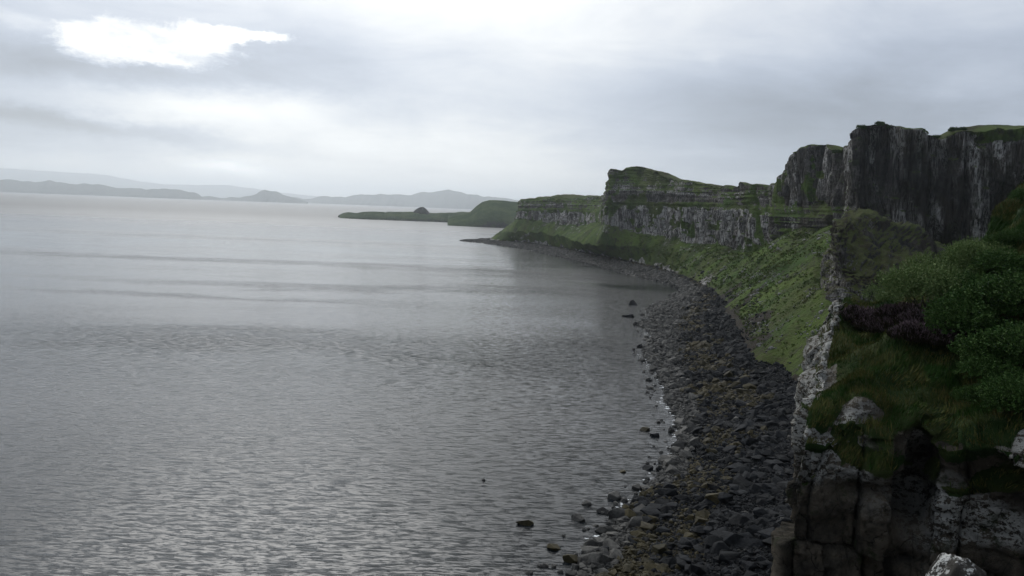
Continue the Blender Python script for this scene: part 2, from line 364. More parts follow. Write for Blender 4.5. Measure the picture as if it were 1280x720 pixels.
mid = .5*(PG[:, ib]+PG[:, it]); sarc = np.concatenate([[0], np.cumsum(np.linalg.norm(np.diff(mid, axis=0), axis=-1))])
SA = np.broadcast_to(sarc[:, None], PG.shape[:2])
cl = sst(RC, 3.9, 4.15)*(1-sst(RC, 6.95, 7.05))                 # cliff rows
fl_ = np.array(FLG, float)
str_f = np.interp(tsx, np.arange(len(fl_)), fl_[:, 0]); tow_f = np.interp(tsx, np.arange(len(fl_)), fl_[:, 1])
STR = np.broadcast_to(str_f[:, None], RC.shape); TOW = np.broadcast_to(tow_f[:, None], RC.shape)
tallf = 1-.5*np.clip(STR-TOW, 0, 1)
big = (vn(SA/22, Z/120, 0, 3)*4.5+vn(SA/9, Z/45, 0, 4)*2.8+fbm(SA/6, Z/12, 0, 4, 6)*1.8)*tallf-5.5*tallf*sst(np.abs(vn(SA/14, Z/90, 0, 7)), .20, .0)-3.0*tallf*sst(np.abs(vn(SA/7+9, Z/60, 0, 71)), .16, .0)
sj = SA+1.2*vn(SA/9, Z/9, 0, 5)
c1, e1 = cells1(sj, 4.6, 21); c2, e2 = cells1(sj, 1.9, 22)
blk = np.floor(Z/14+3*_h(c1, c1*0, c1*0, 8)); blk2 = np.floor(Z/8+3*_h(c2, c2*0, c2*0, 9))
colm = (_h(c1, blk, c1*0, 30)-.5)*2.6+(_h(c2, blk2, c2*0, 31)-.5)*1.0-1.3*np.exp(-(e1/.10)**2)-.5*np.exp(-(e2/.14)**2)
tier_st = (STR > .5)                                            # beyond the tall dark cliff the cliff has strata
lowcol = np.where(tier_st, (1-sst(RC, 4.95, 5.02)), 1.)         # columnar part
towers = (TOW > .4); lowcol = np.where(towers, sst(RC, 5.98, 6.05), lowcol)
strata = (vn(Z/1.6, SA/80, 0, 41)*1.0+vn(Z/.8, SA/40, 0, 42)*.5+fbm(SA/6, Z/3, 0, 3, 43)*1.2)
disp = big+lowcol*colm+(1-lowcol)*strata
edge = sst(RC, 6.4, 7.0)*(fbm(SA/7, Z*0, 0, 4, 50)*3.0)
Dn = cl*disp
PG = PG+H*(Dn+edge*cl)[..., None]
# slopes: gullies, hummocks
sl = sst(RC, 1.9, 2.4)*(1-sst(RC, 3.95, 4.1))
hum = fbm(X/18, Y/18, Z/22, 5, 60)*3.6+fbm(X/5, Y/5, Z/5, 4, 61)*1.3-1.0*sst(Y, 260, 330)*sst(np.abs(fbm(SA/17+RC*.8, RC*.9, Y/60, 3, 62)), .12, 0)
PG[..., 2] += sl*sst(RC, 2.0, 2.9)*hum*np.clip(np.abs(Y)/400, .5, 1.)
bch = sst(RC, 1.0, 1.6)*(1-sst(RC, 2.2, 2.6))
PG[..., 2] += bch*(fbm(X/9, Y/9, 0, 4, 70)*1.3)
shore_w = sst(RC, .2, 1.0)*(1-sst(RC, 1.5, 2))
offx = fbm(X/16, Y/30, 0, 4, 75)*5.0*np.clip(Y/300, .35, 1.5)
PG[..., 0] += shore_w*offx
pl = sst(RC, 6.9, 7.1)
PG[..., 2] += pl*(fbm(X/14, Y/14, 0, 4, 80)*1.2+.3)
# top edge notch variety on the skyline
PG[..., 2] += sst(RC, 6.5, 7.0)*(1-sst(RC, 7.3, 8))*fbm(SA/7, 0, 0, 4, 81)*2.6
N1 = gnormals(PG)
if N1[:, 40, 2].mean() < 0: N1 = -N1
nz = N1[..., 2]
rock = cl*(1-sst(nz, .50, .78))
ledge = np.where(tier_st, np.exp(-((RC-5.2+.15*vn(SA/15, 0, 0, 187))/.22)**2), 0); rock = rock*(1-.75*ledge)
# rocky stream of debris through the slope
deb = sst(fbm(SA/18+RC*1.5, RC*1.0, Y/200, 4, 90), .12, .32)
rock = np.maximum(rock, .47*sl*deb)
rock = np.where(RC < 2.0, 1-sst(RC, 1.6, 2.1)*.55, rock)
scr = (1-sst(RC+fbm(X/14, Y/14, 0, 4, 192)*.55, 2.05, 2.22))*(RC > 1.95)*(RC < 3); rock = np.maximum(rock, .8*scr)
rock = np.where(sl*(RC > 3.4) > 0, np.maximum(rock, .50*sst(fbm(X/10, Y/10, Z/6, 4, 91), .0, .4)), rock)
pale = .22+.5*sst(fbm(SA/22, Z/18, 0, 3, 95), -.1, .4)
pale = np.where(tier_st & ~towers, .75+.3*fbm(SA/14, Z/8, 0, 3, 96), pale)
pale = np.where(tier_st & (RC > 6), pale*(.25+.9*sst(vn(Z/2.3, SA/120, 0, 97), .0, .45)), pale)
pale = np.where(RC < 4, .1, pale)
topband = sst(RC, 6.0, 6.9)
pale = np.where(~tier_st | towers, (.12+.55*topband+.5*sst(fbm(SA/9, Z/25, 0, 3, 99), .0, .35))*(RC > 4), pale)
stk = sst(vn(SA/3.6, Z/70, 0, 180)+.6*vn(SA/1.7, Z/40, 0, 181), -.25, .45)
pale = np.where(tier_st & ~towers & (RC < 5.1), (.5+1.6*stk)*(.6+.6*sst(fbm(SA/30, Z/20, 0, 3, 182), -.2, .2)), pale)
pale = pale+np.where(tier_st & ~towers, 1.6*np.exp(-((RC-6.08)/.09)**2)+.5*np.exp(-((RC-6.42)/.04)**2)+.9*np.exp(-((RC-4.95)/.05)**2), 0)*sst(vn(SA/12, 0, 0, 183), -.6, .3)
pale = np.where(~tier_st | towers, pale*.95*(.25+1.1*sst(fbm(SA/4.5, Z/17, 0, 4, 184), -.12, .22)), pale)
kl = (tier_st & ~towers); rock = rock*np.where(kl & (RC > 6.16), .62+.5*fbm(SA/8, Z/3, 0, 3, 188), 1)
pale = np.where(kl & (RC > 5.3) & (RC < 6.0), pale*.35, pale)
hmp = np.interp(tsx, [24, 24.6, 26.2, 27.5], [0, 1, 1, 0])[:, None]
rock = rock*(1-.8*hmp*sst(RC+fbm(SA/5, Z/5, 0, 3, 185)*.5, 6.45, 6.7)*(RC < 7))
rock = rock*(1-.75*(tier_st & (RC > 4) & (RC < 7))*sst(fbm(SA/9, Z/7, 0, 4, 186), .12, .3))
gt = sst(X, 205, 216)*(Y < 390)*sst(RC, 6.80, 6.9); rock = rock*(1-gt)
brown = np.clip(.18+.5*sst(fbm(X/25, Y/25, 0, 3, 98), 0, .4)+.4*(RC > 7.05)+.6*(1-sst(RC, 2.0, 2.2))*(RC < 3), 0, 1)
def sub(name, a, b, matl):
    i, j = int(sum(STEPS[:a])), int(sum(STEPS[:b]))+1
    return grid_obj(name, PG[:, i:j], matl, dict(rock=rock[:, i:j], pale=pale[:, i:j], brown=brown[:, i:j]), kind='structure')
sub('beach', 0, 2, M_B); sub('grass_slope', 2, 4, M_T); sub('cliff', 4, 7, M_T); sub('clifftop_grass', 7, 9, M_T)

# ------------------------------------------------------------------ rocky outcrop on the slope below the tall cliff
def outcrop():
    st = []
    def a(foot, lip, crest, back): st.append([foot, foot+(lip-foot)*.5+W(0, -.5, 0), lip, crest, back])
    a(W(140, 345, 28), W(135, 330, 46), P(1068, 272, 340), P(1072, 275, 384))
    a(P(1026, 345, 290), P(1045, 279, 294), P(1064, 268, 312), P(1085, 277, 382))
    a(P(1030, 384, 255), P(1048, 288, 266), P(1070, 266, 300), P(1100, 280, 380))
    a(P(1056, 397, 246), P(1061, 330, 258), P(1090, 268, 300), P(1118, 284, 378))
    a(P(1086, 402, 240), P(1085, 345, 256), P(1112, 278, 305), P(1140, 292, 376))
    a(P(1118, 402, 238), P(1116, 352, 258), P(1143, 290, 312), P(1160, 300, 374))
    a(P(1170, 402, 240), P(1165, 350, 262), P(1180, 312, 318), P(1195, 322, 370))
    a(P(1230, 402, 245), P(1225, 360, 270), P(1235, 335, 320), P(1245, 335, 365))
    g, rcc, ts = loft(st, [30, 40, 26, 16], lambda p: .5)
    n = gnormals(g)
    if n[..., 1].mean() > 0: n = -n
    x, y, z = g[..., 0], g[..., 1], g[..., 2]; RCc = np.broadcast_to(rcc[None], x.shape)
    k = sst(RCc, 0, .3)*(1-sst(RCc, 3.4, 4))
    cid, ce = cells2(x+y*.6, z, 3.2, 1.9, 77)
    d = fbm(x/13, y/13, z/11, 4, 100)*4.5+fbm(x/3.2, y/3.2, z/1.8, 4, 101)*1.8+(cid-.5)*1.0*(RCc < 2.2)-.5*np.exp(-(ce/.25)**2)*(RCc < 2.2)
    g = g+n*(d*k)[..., None]
    n = gnormals(g); nz = np.abs(n[..., 2])
    rk = np.clip(.85*(1-sst(nz, .45, .85))+.6*fbm(x/6, y/6, z/6, 3, 103)-.08+.35*sst(x, 140, 150), 0, 1)
    grid_obj('rock_outcrop', g, M_T, dict(rock=rk, pale=np.clip(.5*fbm(x/5, y/5, z/5, 3, 105)+.45*(1-sst(RCc, .9, 1.6))-.25*sst(x, 135, 150), 0, 1), brown=np.full(x.shape, .95)), kind='structure')
outcrop()

# ------------------------------------------------------------------ near cliff buttress
def near_buttress():
    st = []
    def a(foot, lip, bank, crest, back):
        knee = foot*.30+lip*.70; knee[2] = lip[2]-2.3
        m2 = foot*.35+lip*.65; m2[2] = lip[2]-14
        st.append([foot, m2, knee, lip, bank, crest, back])
    a(W(60, 112, 3), W(54, 100, 37), W(58, 99, 38), W(66, 100, 38), W(90, 112, 34))
    a(W(38, 92, 2), W(34, 84, 40), W(38, 82, 41), W(45, 84, 41), W(64, 104, 36))
    a(W(27, 65, 2), P(1052, 376, 60), P(1070, 386, 61), P(1088, 384, 64), W(50, 100, 37))
    a(W(22, 56, 2), P(1036, 424, 54), P(1072, 422, 55), P(1118, 384, 62), W(55, 100, 39))
    a(W(17, 47, 2), P(1024, 480, 47.5), P(1070, 455, 49), P(1150, 374, 61), W(62, 100, 42))
    a(W(13.3, 40, 2), P(1004, 540, 41), P(1048, 497, 43.5), P(1180, 364, 60), W(70, 100, 46))
    a(W(14.2, 38.6, 2), P(1030, 560, 40.6), P(1060, 490, 44), P(1190, 358, 60), W(75, 100, 48))
    a(W(16, 38.2, 2), P(1065, 528, 41.2), P(1085, 475, 44.5), P(1200, 350, 60), W(80, 100, 50))
    a(W(19, 38, 2), P(1100, 545, 40.6), P(1130, 468, 45), P(1215, 325, 60), W(88, 100, 54))
    a(W(20.5, 37.8, 2), P(1145, 522, 41), P(1160, 462, 45.2), P(1235, 285, 61), W(94, 100, 58))
    a(W(22, 37, 2), P(1185, 565, 39.6), P(1200, 462, 45.5), P(1250, 262, 62), W(98, 98, 62))
    a(W(25.5, 35.5, 2), P(1245, 560, 38.6), P(1250, 450, 45), P(1290, 208, 63), W(104, 95, 66))
    a(W(29.5, 33, 2), P(1320, 600, 36), P(1330, 450, 43), P(1345, 150, 64), W(110, 90, 70))
    a(W(38, 30, 3), W(33, 32.5, 37), P(1440, 440, 42), P(1440, 90, 65), W(120, 85, 74))
    a(W(60, 28, 20), W(54, 30, 44), W(60, 40, 50), W(80, 62, 66), W(130, 80, 78))
    g, rcc, ts = loft(st, [26, 100, 60, 60, 70, 40][:6] if False else [26, 110, 50, 70, 80, 24], lambda p: .11)
    n = gnormals(g)
    if n[:, -60, 2].mean() < 0: n = -n
    x, y, z = g[..., 0].copy(), g[..., 1].copy(), g[..., 2].copy(); RCc = np.broadcast_to(rcc[None], x.shape)
    i3 = 186; lip = g[:, i3]; s = np.concatenate([[0], np.cumsum(np.linalg.norm(np.diff(lip[:, :2], axis=0), axis=-1))]); SS = np.broadcast_to(s[:, None], x.shape)
    face = 1-sst(RCc, 2.5, 3.2)
    wob = .55*fbm(x/2.2, y/2.2, z/2.2, 3, 110)
    c1, e1 = cells2(SS+wob, z+wob+.08*SS, 1.9, 6.5, 120); tl = _h(np.floor(c1*997), c1*0, c1*0, 3)-.5; c2, e2 = cells2(SS+wob*1.3+.3*z, z-wob+.35*SS, .8, 1.5, 131)
    blocks = (c1-.5)*1.5+tl*np.sin(SS*1.4)*.5+.35*sst(np.mod(z*.9+c1*5, 1), .75, .95)*tl+(c2-.5)*.16-.40*np.exp(-(e1/.07)**2)-.07*np.exp(-(e2/.04)**2)
    big = fbm(SS/5.5, z/9, 0, 3, 140)*1.1
    # open chimney crack and the overhung hollow in the front face
    sc = s[np.argmin(np.abs(ts-9.0))]
    chim = -2.4*np.exp(-((SS-sc-.12*(z-36))/.42)**2)*sst(z, 33.5, 36.3)*(1-sst(z, 39.3, 40.6))
    s2 = s[np.argmin(np.abs(ts-11.3))]; chim = chim-2.0*np.exp(-((SS-s2)/.35)**2)
    hol = -1.2*np.exp(-((SS-sc+1.7)/1.5)**2-((z-36.6-.1*(SS-sc))/.38)**2)
    d = face*(blocks+big+chim+hol+fbm(x/.5, y/.5, z/.5, 3, 150)*.12+fbm(x/1.8, y/1.8, z/3.5, 4, 151)*.5+(np.floor(fbm(SS/1.6, z/1.8, 0, 3, 153)*5)/5)*.35)
    bank = sst(RCc, 2.9, 3.3)*(1-sst(RCc, 5.4, 6))
    d = d+bank*(fbm(x/4.5, y/4.5, z/5, 4, 160)*1.5+fbm(x/1.2, y/1.2, z/1.2, 3, 161)*.22)
    lipm = np.exp(-((RCc-3.0)/np.where(ts[:, None] < 5.2, .15, .28))**2)
    cl3, el3 = cells2(SS, z*2, .9, .8, 171)
    d = d+lipm*((cl3-.5)*.6+fbm(SS/1.2, z, 0, 4, 170)*.35)
    g = g+n*(np.clip(d, -3, 3))[..., None]
    crack = face*np.clip(np.exp(-(e1/.12)**2)+.6*np.exp(-(e2/.04)**2)+sst(-chim, .3, 1.2), 0, 1)
    side = sst(-ts, -6.3, -4.5)[:, None]                # left edge stations: lichened crest
    rk = np.maximum(face, lipm*(.35+.55*side))
    gsh = sst(fbm(x/1.5, y/1.5, z/1.5, 4, 181), -.12, .12)*sst(RCc, 1.9, 2.3)*(ts[:, None] > 5.0); rk = rk*(1-.85*gsh)
    rk = np.clip(rk+(RCc > 3)*(RCc < 3.8)*.75*sst(fbm(x/2.0, y/2.0, z/2.0, 3, 180), .02, .25)*sst(-ts[:, None]*0-RCc, -3.8, -3.2), 0, 1)
    rightness = sst(ts, 8.6, 10.)[:, None]
    li = np.clip(lipm*1.1+face*sst(z, 34.5+0*x, 38.5)*.8+rightness*face*.9+sst(RCc, 3.1, 3.2)*(RCc < 4)*.25, 0, 1)
    li = li*np.where(ts[:, None] < 5.2, 1, sst(fbm(SS/3.0, z/2.2, 0, 3, 190), -.25, .2)); li = np.clip(li, 0, 1)
    grid_obj('near_cliff', g, M_N, dict(rock=rk, crack=crack, lichen=li), kind='structure')
    return g, RCc, rk
NG, NRC, NRK = near_buttress()
NN = gnormals(NG)
if NN[:, -60, 2].mean() < 0: NN = -NN

# ground the photographer stands on (below and behind the view)
def lookout():
    st = [[W(-16, -80, 2), W(-10, -80, 30), W(-6, -78, 48.2), W(0, -80, 48.4), W(60, -80, 52)],
          [W(-14, -20, 2), W(-8, -20, 30), W(-4, -18, 48.2), W(2, -20, 48.4), W(60, -25, 52)],
          [W(-8, 3, 2), W(-4, .5, 30), W(-2.4, .2, 48.2), W(2, -4, 48.4), W(60, -20, 52)],
          [W(8, 5, 2), W(7, 1.5, 30), W(6, .3, 48.2), W(8, -4, 48.4), W(60, -15, 52)],
          [W(32, 9, 3), W(32, 4, 30), W(32, 0, 48.5), W(34, -4, 49), W(70, -10, 54)],
          [W(60, 20, 20), W(60, 12, 34), W(58, 5, 49), W(62, 2, 50), W(80, 0, 56)]]
    g, rcc, ts = loft(st, [20, 20, 8, 14], lambda p: .8)
    x, y, z = g[..., 0], g[..., 1], g[..., 2]
    k = (1-sst(rcc, 1.6, 1.95))[None]
    g[..., 0] -= k*fbm(x/5, y/5, z/8, 3, 200)*1.2
    f = np.broadcast_to((1-sst(rcc, 1.9, 2.3))[None], x.shape)
    grid_obj('lookout_ground', g, M_N, dict(rock=f, crack=f*0, lichen=f*.4), kind='structure')
lookout()

# ------------------------------------------------------------------ sea
def sea():
    ys = np.concatenate([[-45000, -8000, -1000, -200, 0], np.linspace(60, 2000, 40), [3000, 5000, 9000, 15000, 25000, 38000, 45000]])
    xs = np.concatenate([[-45000, -25000, -12000, -5000], np.linspace(-2000, 1500, 30), [5000, 12000, 25000, 45000]])
    gx, gy = np.meshgrid(xs, ys, indexing='ij'); grid_obj('sea', np.stack([gx, gy, gx*0], -1), M_SEA, kind='structure')
    gx2 = gx[::8, ::8]
    b = np.array([[-45000, -45000, -8.], [45000, -45000, -8], [45000, 45000, -8], [-45000, 45000, -8]])
    me = mesh_np('seabed', b, np.array([[0, 1, 2, 3]]), M_B); link('seabed', me, kind='structure')
sea()

# ------------------------------------------------------------------ far headland and distant hills
def ridge(name, prof, Yd, depth, matl, slope=.5, rough=6, seed=0, stepx=None, flat=.2, jag=.5, **kw):
    """prof: (px, py_top) silhouette at distance Yd; builds a hill with a front and a back"""
    prof = np.array(prof, float); px = np.linspace(prof[0, 0], prof[-1, 0], 220)
    py = np.interp(px, prof[:, 0], prof[:, 1])+jag*fbm(px/9, seed, 0, 4, seed+320)
    c = np.array([P(a, b, Yd) for a, b in zip(px, py)])
    z = np.maximum(c[:, 2], -1); tp = c.copy(); tp[:, 2] = z
    v = np.linspace(-1, 1, 61)
    prof_v = np.where(np.abs(v) < flat, 1, (1-(np.abs(v)-flat)/(1-flat)))**slope
    g = np.zeros((len(px), len(v), 3))
    g[..., 0] = tp[:, 0:1]*(1+v[None]*depth/Yd*(1.0)); g[..., 1] = Yd+v[None]*depth
    g[..., 2] = (z[:, None]+6)*prof_v[None]-6
    rg = fbm(g[..., 0]/depth*3, g[..., 1]/depth*3, seed, 5, seed+300)
    g[..., 2] += rg*rough*np.clip(g[..., 2]/ (rough*3+1), 0, 1)*(np.abs(v)[None] > .06)
    g[..., 1] += (fbm(g[..., 0]/depth*2, g[..., 2]*0, 0, 4, seed+310)*depth*.25)
    return grid_obj(name, g, matl, kind='structure', **kw)
M_F = far_mat('far_headland', (.034, .058, .022), (.065, .09, .036), (.04, .04, .04))
M_H = far_mat('distant_hill', (.07, .08, .06), (.11, .11, .09), (.12, .12, .12))
ridge('far_headland', [(424, 269.6), (430, 267), (436, 266.2), (445, 267), (456, 265), (480, 265), (482, 266), (484, 264.8), (510, 265), (516, 265), (536, 265.5), (545, 266.5), (552, 266), (560, 265.6), (587, 265.5), (600, 264), (640, 262)], 2600, 130, M_F, .35, 3, 1, flat=.35)
M_K = far_mat('far_rock', (.035, .04, .03), (.06, .06, .055), (.05, .048, .048))
ridge('far_headland', [(512, 270), (515, 267), (518, 263.5), (521.5, 260.8), (525, 259.3), (529, 259), (532, 260.8), (535, 263.8), (537, 267), (540, 270)], 2560, 35, M_K, .4, 2, 9, jag=.3)
ridge('far_headland', [(560, 271), (580, 267.8), (588, 265.2), (596, 257.5), (603, 252.5), (612, 250.2), (625, 251), (640, 252.5), (660, 254), (700, 256), (760, 258)], 2350, 260, M_F, .45, 3, 2, flat=.3)
ridge('far_headland', [(560, 273), (590, 271), (620, 270.5), (680, 270)], 2230, 90, M_F, .5, 2, 3)
ridge('distant_hills', [(-260, 222), (-120, 224), (-40, 227), (0, 225.5), (14, 225), (30, 227.5), (45, 228), (62, 226.5), (85, 229.5), (110, 231), (130, 231.5), (150, 235), (180, 236.5), (215, 236.5), (232, 239), (243, 242), (252, 246.5)], 14000, 900, M_H, .6, 25, 4, jag=1.6)
ridge('distant_hills', [(240, 246.5), (262, 245), (275, 247), (300, 247.3), (308, 246), (319, 243), (323, 240), (330, 238), (337, 239.3), (343, 238.8), (348, 241), (352, 244), (362, 246), (372, 248.5), (385, 252)], 14500, 700, M_H, .7, 12, 5, jag=1.6)
ridge('distant_hills', [(340, 251), (368, 247.5), (378, 249), (390, 247), (400, 245.5), (415, 246.5), (430, 247), (445, 244.5), (470, 243.5), (500, 243.5), (512, 244.5), (522, 241.5), (530, 240.3), (537, 241), (550, 239), (560, 238.5), (572, 240.5), (585, 243.5), (600, 244.5), (620, 247), (660, 251), (760, 256)], 18500, 1200, M_H, .6, 25, 6, jag=1.6)
ridge('distant_hills', [(-300, 203), (-150, 209), (-60, 210), (0, 211), (30, 213), (60, 215), (90, 217), (115, 218), (135, 220), (150, 223), (175, 227), (200, 230), (240, 231.5), (280, 232), (310, 235), (350, 241), (400, 246), (480, 250), (560, 253)], 33000, 4000, M_H, .8, 60, 7)

# ------------------------------------------------------------------ boulders
def poly_rock(rng, n):                 # base icosahedron verts
    p = (1+5**.5)/2
    v = np.array([(-1, p, 0), (1, p, 0), (-1, -p, 0), (1, -p, 0), (0, -1, p), (0, 1, p), (0, -1, -p), (0, 1, -p), (p, 0, -1), (p, 0, 1), (-p, 0, -1), (-p, 0, 1)])/np.sqrt(1+p*p)
    f = np.array([(0, 11, 5), (0, 5, 1), (0, 1, 7), (0, 7, 10), (0, 10, 11), (1, 5, 9), (5, 11, 4), (11, 10, 2), (10, 7, 6), (7, 1, 8), (3, 9, 4), (3, 4, 2), (3, 2, 6), (3, 6, 8), (3, 8, 9), (4, 9, 5), (2, 4, 11), (6, 2, 10), (8, 6, 7), (9, 8, 1)])
    return v, f
ICOV, ICOF = poly_rock(None, 0)
def rot_rand(rng, n, tilt=1.):
    a = rng.uniform(0, 2*np.pi, n); b = rng.normal(0, .5*tilt, n); c = rng.normal(0, .5*tilt, n)
    ca, sa, cb, sb, cc, sc = np.cos(a), np.sin(a), np.cos(b), np.sin(b), np.cos(c), np.sin(c); o = np.zeros(n); i = np.ones(n)
    Rz = np.stack([ca, -sa, o, sa, ca, o, o, o, i], -1).reshape(-1, 3, 3)
    Rx = np.stack([i, o, o, o, cb, -sb, o, sb, cb], -1).reshape(-1, 3, 3)
    Ry = np.stack([cc, o, sc, o, i, o, -sc, o, cc], -1).reshape(-1, 3, 3)
    return Rz@Rx@Ry
def rocks_mesh(name, pos, size, matl, seed=1, flat=.75, blocky=.5):
    rng = np.random.default_rng(seed); n = len(pos)
    V = ICOV[None]*rng.uniform(.72, 1.25, (n, 12, 1))
    mx = np.abs(V).max(-1, keepdims=True); V = V*(1-blocky)+blocky*np.sign(V)*np.minimum(np.abs(V)*1.6, .75)
    sc = np.stack([rng.uniform(.8, 1.35, n), rng.uniform(.6, 1., n), rng.uniform(.4, .8, n)*flat/.6], -1)
    V = V*sc[:, None]*(size*.55)[:, None, None]
    V = np.einsum('nij,nkj->nki', rot_rand(rng, n), V)+pos[:, None]
    Fc = (ICOF[None]+12*np.arange(n)[:, None, None]).reshape(-1, 3)
    return mesh_np(name, V.reshape(-1, 3), Fc, matl, False)
def cells_sample(i0, i1, n, rng, wfun=None):
    g = PG[:, i0:i1]; a = np.linalg.norm(np.cross(g[1:, :-1]-g[:-1, :-1], g[:-1, 1:]-g[:-1, :-1]), axis=-1)
    c = g[:-1, :-1]; w = a*(1/np.clip(np.abs(c[..., 1]), 100, 2000)**1.2)*(c[..., 1] > 95)*(c[..., 1] < 1280)
    if wfun is not None: w = w*wfun(c, rc[i0:i1-1][None]+0*a)
    w = (w/w.sum()).ravel(); k = rng.choice(len(w), n, p=w); ii, jj = np.unravel_index(k, a.shape)
    fu, fv = rng.random(n)[:, None], rng.random(n)[:, None]
    p = g[ii, jj]*(1-fu)*(1-fv)+g[ii+1, jj]*fu*(1-fv)+g[ii, jj+1]*(1-fu)*fv+g[ii+1, jj+1]*fu*fv
    return p, rc[i0:i1-1][jj]
rng = np.random.default_rng(5)
n_r = 52000
bp, brc = cells_sample(2, int(sum(STEPS[:3])), n_r, rng, lambda c, r: np.where(r < .55, 0, np.where(r < .97, .02*(c[..., 1] < 420), np.where(r > 2.02, .05*sst(fbm(c[..., 0]/14, c[..., 1]/14, 0, 3, 400), .05, .3)*(r < 2.35), 1))))
sz = .42*(rng.pareto(2.6, n_r)+1)*np.clip(.55+bp[:, 1]/420, .8, 2.4); sz = np.minimum(sz, 2.7)
off = brc < .97; bp[off, 2] = -.12*sz[off]; sz *= np.where(off, 1.4, 1)
sz *= np.where(brc < 1.22, 1.25, 1)*np.where(brc > 1.45, 1.25, 1)
zone_n = fbm(bp[:, 0]/8, bp[:, 1]/10, 0, 3, 410)*.22
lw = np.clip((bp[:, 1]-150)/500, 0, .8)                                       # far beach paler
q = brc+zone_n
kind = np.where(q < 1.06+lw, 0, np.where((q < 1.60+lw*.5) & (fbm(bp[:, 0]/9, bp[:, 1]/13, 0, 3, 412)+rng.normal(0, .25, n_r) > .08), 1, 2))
flip = rng.random(n_r); kind = np.where(flip < .025, 0, kind)
# hand-placed boulders standing in the water
HP = [(658, 655, 2.6, 1, 'olive-topped boulder alone in the water farthest out at the lower left'),
      (603, 601, 1.0, 2, 'small dark rock tip alone far out in open water'),
      (723, 650, 2.2, 0, 'squat grey boulder in the water below the small pale one'),
      (733, 631, 1.5, 0, 'small grey-brown boulder in the water inland of the olive-topped one'),
      (692, 685, 2.2, 1, 'brown boulder half awash left of the cluster at the bottom edge'),
      (713, 702, 2.9, 1, 'big olive boulder at the bottom edge of the water'),
      (730, 712, 1.9, 2, 'dark boulder touching the big olive one at the bottom edge'),
      (757, 642, 2.4, 2, 'dark flat boulder in the water in front of the shingle'),
      (740, 682, 2.4, 0, 'grey boulder at the head of the lowest cluster'),
      (752, 690, 2.6, 2, 'tall dark boulder among the lowest cluster'),
      (778, 590, 1.3, 1, 'small round brown rock alone left of the long flat pair'),
      (806, 586, 2.6, 2, 'long low dark boulder in the water off the shore bend'),
      (826, 587, 2.4, 2, 'upright dark boulder beside the long low one'),
      (807, 538, 2.0, 1, 'ochre flat rock in the water, outer of the leaning pair'),
      (819, 545, 1.8, 2, 'dark flat rock in the water, inner of the leaning pair'),
      (796, 611, 2.2, 0, 'grey boulder in the shallows below the upright dark one'),
      (800, 434, 3.0, 2, 'dark low rock alone off the middle of the bay'),
      (791, 381, 5.0, 2, 'dark flat skerry off the far rocky point'),
      (786, 396, 4.4, 2, 'long flat skerry nearest open water off the far rocky point'),
      (816, 449, 3.4, 1, 'brown boulder at the water off the dark scree'),
      (817, 463, 3.4, 0, 'broad grey boulder at the water edge beside the dark scree')]
hp_list = [(G(a, b), s, k, l) for a, b, s, k, l in HP]
gx, gy, dz = pix(bp); appar = sz*F/dz
inview = (gx > -5) & (gx < 1010) & (gy < 722) & (gy > 250)
occl = (gx > 985+(720-gy)*.03) & (gy > 380)
appar2 = np.where(inview & ~occl, appar, 0); order = np.argsort(-appar2); top = order[:300-len(HP)]
restm = np.ones(n_r, bool); restm[top] = False
def boulder_proto(seed, k):
    r_ = np.random.default_rng(seed)
    import bmesh
    bm = bmesh.new(); n_ = 16 if k == 0 else 13
    V = r_.normal(size=(n_, 3)); V /= np.linalg.norm(V, axis=1, keepdims=True); V *= r_.uniform(.85, 1.1, (n_, 1))
    V = V*np.array([r_.uniform(1, 1.35), r_.uniform(.7, 1), r_.uniform(.55, .85)])*.62
    for c in V: bm.verts.new(c)
    bmesh.ops.convex_hull(bm, input=bm.verts[:]); bmesh.ops.delete(bm, geom=[v for v in bm.verts if not v.link_faces], context='VERTS')
    bmesh.ops.dissolve_limit(bm, angle_limit=.12, verts=bm.verts[:], edges=bm.edges[:])
    bmesh.ops.bevel(bm, geom=bm.edges[:]+bm.verts[:], offset=.10 if k == 0 else .045, segments=3 if k == 0 else 2, affect='EDGES', profile=.6, clamp_overlap=True)
    bmesh.ops.triangulate(bm, faces=bm.faces[:])
    me = bpy.data.meshes.new('boulder'); bm.to_mesh(me); bm.free()
    for p in me.polygons: p.use_smooth = False
    V_ = np.array([v.co[:] for v in me.vertices]); lim = .85; rr = np.linalg.norm(V_, axis=1)
    V_ *= np.minimum(1, lim/np.maximum(rr, 1e-6))[:, None]; me.vertices.foreach_set('co', V_.astype(np.float32).ravel()); me.update()
    me.materials.append([M_PALE, M_WEED, M_DARK][k]); return me
PROT = {k: [boulder_proto(500+10*k+i, k) for i in range(7)] for k in range(3)}
def put_boulder(p, s, k, label, group, sink=.15, r_=random):
    o = link('boulder', r_.choice(PROT[k])); o.location = (p[0], p[1], p[2]+s*sink*.5)
    o.scale = (s*r_.uniform(.85, 1.15), s*r_.uniform(.85, 1.15), s*r_.uniform(.8, 1.1))
    o.rotation_euler = (r_.uniform(-.3, .3), r_.uniform(-.3, .3), r_.uniform(0, 6.28))
    o['label'] = label; o['category'] = 'boulder'
    if group: o['group'] = group
    return o
for p, s, k, l in hp_list: put_boulder(p, s, k, l, 'boulders standing in the water', .1)
LB = ['pale grey rounded boulder among the stones along the water edge', 'brown weed-stained boulder on the lower beach', 'dark angular basalt block in the scree on the beach']
GRP = ['pale boulders along the water edge', 'weedy boulders of the lower beach', 'dark blocks of the scree']
for i in top: put_boulder(bp[i], sz[i], int(kind[i]), LB[kind[i]], GRP[kind[i]])
